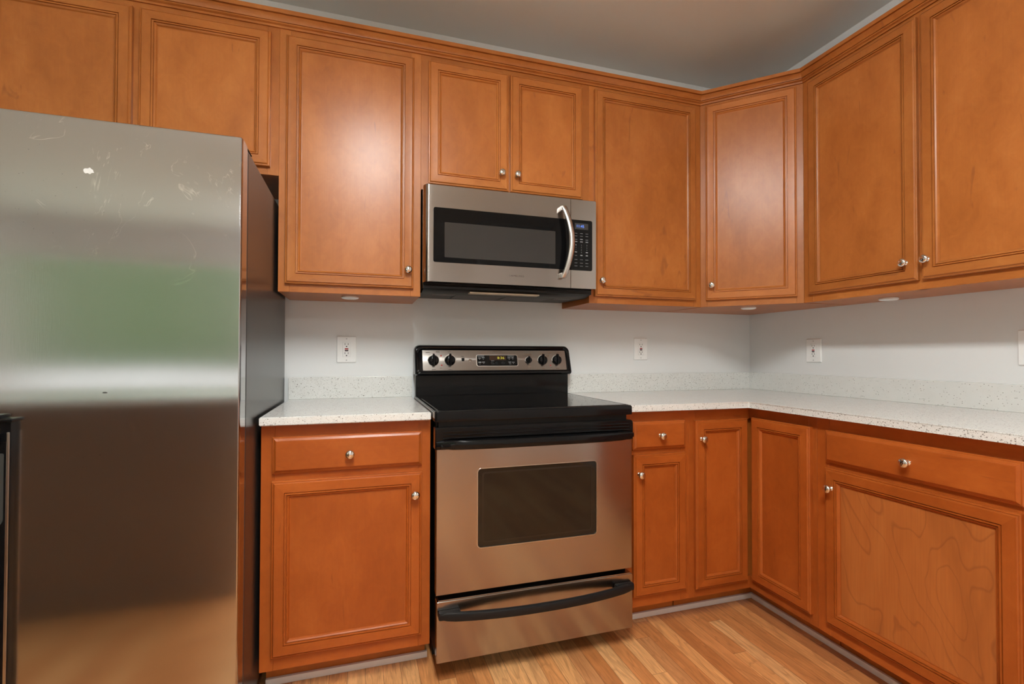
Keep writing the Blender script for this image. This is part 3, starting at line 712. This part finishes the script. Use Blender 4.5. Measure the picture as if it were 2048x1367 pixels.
for ci, x in enumerate(cols):
    for z, h in ((1.6405, .0015), (1.6290, .0015), (1.6140, .0015 if ci != 1 else .0035), (1.6030, .0038)): kmark(x, .0062, z, h)
    if ci != 1: kmark(x, .0050, 1.5575, .0040)
    kmark(x, .0050, 1.5435, .0042 if ci else .0015)
    for z in (1.5260, 1.5110, 1.4980): kmark(x, .0068, z, .0014)
dg = [('1', 0, 1.5905), ('2', 1, 1.5905), ('3', 2, 1.5905), ('4', 0, 1.5800), ('5', 1, 1.5800), ('6', 2, 1.5800), ('7', 0, 1.5695), ('8', 1, 1.5695), ('9', 2, 1.5695), ('0', 1, 1.5590)]
for ch, ci, z in dg: text('key_digit', ch, cols[ci] - .0016, cols[ci] + .0016, z - .0028, z + .0028, MF - .0018, LIGHTG, kp)

# ------------------------------------------------------------------ refrigerator
FX1 = -2.5375; FX0 = -3.4400; FF = -.8400
t = thing('refrigerator', 'stainless steel refrigerator with scratched door and black side', 'refrigerator', (-2.99, -.42, 0))
wobj('case', B(FX0 + .002, FX1, -.772, -.035, .05, 1.6950, .004), FR_SIDE, t)
wobj('base_grille', B(FX0 + .01, FX1 - .01, -.775, -.74, .012, .088, .003), BLACKM, t)
for x in (FX0 + .06, FX1 - .06):
    for y in (-.70, -.09):
        bm = BM(); lathe(bm, [(.02, 0), (.02, .02), (.012, .022), (.012, .052)], 16, 'z', (x, y, 0)); wobj('leveling_foot', bm, BLACKM, t)
wobj('door_gasket', B(FX0 + .012, FX1 - .006, -.7775, -.7715, .10, 1.690), BLACKM, t)
bm = BM(); o_ = [(FX1 - .0005, -.7780), (FX1 - .0005, FF + .010)]
for i in range(6):
    a = i / 5 * PI / 2; o_.append((FX1 - .0005 - .005 * (1 - math.cos(a)), FF + .010 - .010 * math.sin(a)))
mirror = [(FX0 + FX1 - x, y) for x, y in o_][::-1]
zz = [(.095, .002), (.097, 0), (1.7025, 0), (1.7045, .002)]
P = o_ + mirror; cxx = (FX0 + FX1) / 2
loft(bm, [[(x - math.copysign(d, x - cxx), y + (d if y < -.8 else -d * 0), z) for x, y in P] for z, d in zz])
fd = wobj('door', bm, ST_F, t)
bm = BM(); lathe(bm, [(.0080, 1.704), (.0080, 1.7075), (.0060, 1.7095), (.0001, 1.7100)], 18, 'z', (FX1 - .024, -.800, 0)); wobj('hinge_pin', bm, CHROME, fd)
wobj('hinge_plate', B(FX1 - .060, FX1 - .004, -.800, -.700, 1.7045, 1.7075, .001), BLACKM, t)
# dried label residue and a dent, as raised/sunken spots on the door
bm = BM(); random.seed(3)
cxp, czp = -2.8830, 1.5720
pts = [(cxp + math.cos(a) * .0115 * random.uniform(.7, 1.15), czp + math.sin(a) * .0085 * random.uniform(.6, 1.2)) for a in [2 * PI * i / 14 for i in range(14)]]
plate(bm, pts, FF - .0003, FF + .0005); wobj('label_residue', bm, plain('dried_adhesive', (.62, .62, .60), .7, var=.2), fd)
bm = BM(); plate(bm, [(-2.8430 + math.cos(2 * PI * i / 12) * .0055, 1.0135 + math.sin(2 * PI * i / 12) * .0017) for i in range(12)], FF - .0003, FF + .0005); wobj('dent_mark', bm, plain('dent_dark', (.05, .05, .05), .4), fd)

# unidentified dark fixture, shaped as a dispenser housing, mostly beyond the left frame edge
HX = -3.0205; HF = FF - .0180
bm = B(-3.2600, HX, HF, FF + .001, .30, .9480, .002); dh = wobj('door_fixture', bm, BLACK, t)
wobj('top_ledge', B(-3.2650, HX + .0050, HF - .006, FF + .001, .9485, .9570, .003), BLACK, dh)
wobj('upper_block', B(-3.2600, HX - .0200, HF - .004, FF + .0, .9575, .9660, .002), BLACK, dh)
wobj('steel_trim', B(HX - .0062, HX - .0010, HF - .0045, HF + .0002, .305, .9250, .0015), ST_K, dh)
bm = BM(); plate(bm, rrect(-3.2400, HX - .0120, .7000, .8750, (.02, .02, .004, .004)), HF - .0010, HF + .001); wobj('fixture_panel', bm, plain('smoked_panel', (.05, .052, .05), .2), dh)
bm = BM(); n = 10
sweep(bm, [((-3.24 + (HX - .016 + 3.24) * k / n, HF - .012 - .010 * math.sin(PI * k / n), .9050 + .006 * k / n), (0, 1, 0), (0, 0, 1)) for k in range(n + 1)], [(math.cos(2 * PI * j / 10) * .008, math.sin(2 * PI * j / 10) * .011) for j in range(10)])
wobj('fixture_bar', bm, BLACK, dh)

# ------------------------------------------------------------------ outlets
SCREW = plain('screw_grey', (.55, .55, .55), .4, .3); BTNB = plain('button_black', (.03, .01, .015), .4)
def outlet(label, loc, rz, receptacle=True, W=.085, H=.119, cover=False):
    t = thing('wall_outlet' if receptacle else 'wall_plate', label, 'outlet' if receptacle else 'wall plate', loc, rz, None)
    bm = BM()
    oo = rrect(-W / 2, W / 2, -H / 2, H / 2, .003, 4)
    if receptacle: plate(bm, oo, -.0065, -.0005, .003, rrect(-.0170, .0170, -.0340, .0340, .001, 4))
    else: plate(bm, oo, -.0065, -.0005, .003)
    cv = obj('cover_plate', bm, WHITEP, t)
    for z in (-.0485, .0485):
        bm = BM(); lathe(bm, [(.0030, -.0060), (.0030, -.0072), (.0001, -.0076)], 12, 'y', (0, 0, z)); obj('screw', bm, SCREW, cv)
    if receptacle:
        bm = BM(); plate(bm, rrect(-.0163, .0163, -.0333, .0333, .001, 2), -.0072, -.002, .0006); rc = obj('receptacle', bm, WHITEP, t)
        for zc in (.0200, -.0210):
            obj('slot', B(-.0078, -.0056, -.0076, -.0070, zc, zc + .0085), OUTL_D, rc); obj('slot', B(.0056, .0078, -.0076, -.0070, zc + .0005, zc + .0080), OUTL_D, rc)
            bm = BM(); lathe(bm, [(.0029, -.0070), (.0029, -.0077), (.0001, -.0077)], 12, 'y', (0, 0, zc - .0065)); obj('slot', bm, OUTL_D, rc)
        obj('reset_button', B(-.0075, .0075, -.0088, -.0070, -.0005, .0055, .0006, 1), REDM, rc)
        obj('test_button', B(-.0075, .0075, -.0088, -.0070, -.0080, -.0025, .0006, 1), BTNB, rc)
    return t
outlet('white wall outlet between refrigerator and range', (-2.2868, YB, 1.1335), 0)
outlet('white wall outlet on the back wall right of the range', (-.7615, YB, 1.1440), 0)
outlet('white wall outlet on the right-hand wall near the corner', (XR, -.4200, 1.1355), -PI / 2)
outlet('white blank-looking wall plate cut by the right edge of the photo', (XR, -1.2660, 1.1400), -PI / 2, False, .085, .124)

# ------------------------------------------------------------------ puck lights under the wall cabinets
for lab, x, y in (('white puck light under the tall cabinet left of the microwave', -2.2690, -.2150), ('white puck light under the diagonal corner cabinet', -.3900, -.3750), ('white puck light under the right-hand wall cabinet', -.1400, -.8700)):
    t = thing('puck_light', lab, 'cabinet light', (x, y, UZ0))
    bm = BM(); lathe(bm, [(.0330, .0005), (.0345, -.002), (.0345, -.0060), (.0310, -.0085), (.0270, -.0090)], 32, 'z'); obj('rim', bm, WHITEP, t)
    bm = BM(); lathe(bm, [(.0268, -.0085), (.0260, -.0098), (.0001, -.0105)], 32, 'z'); obj('lens', bm, plain('frosted_white', (.85, .85, .83), .5), t)
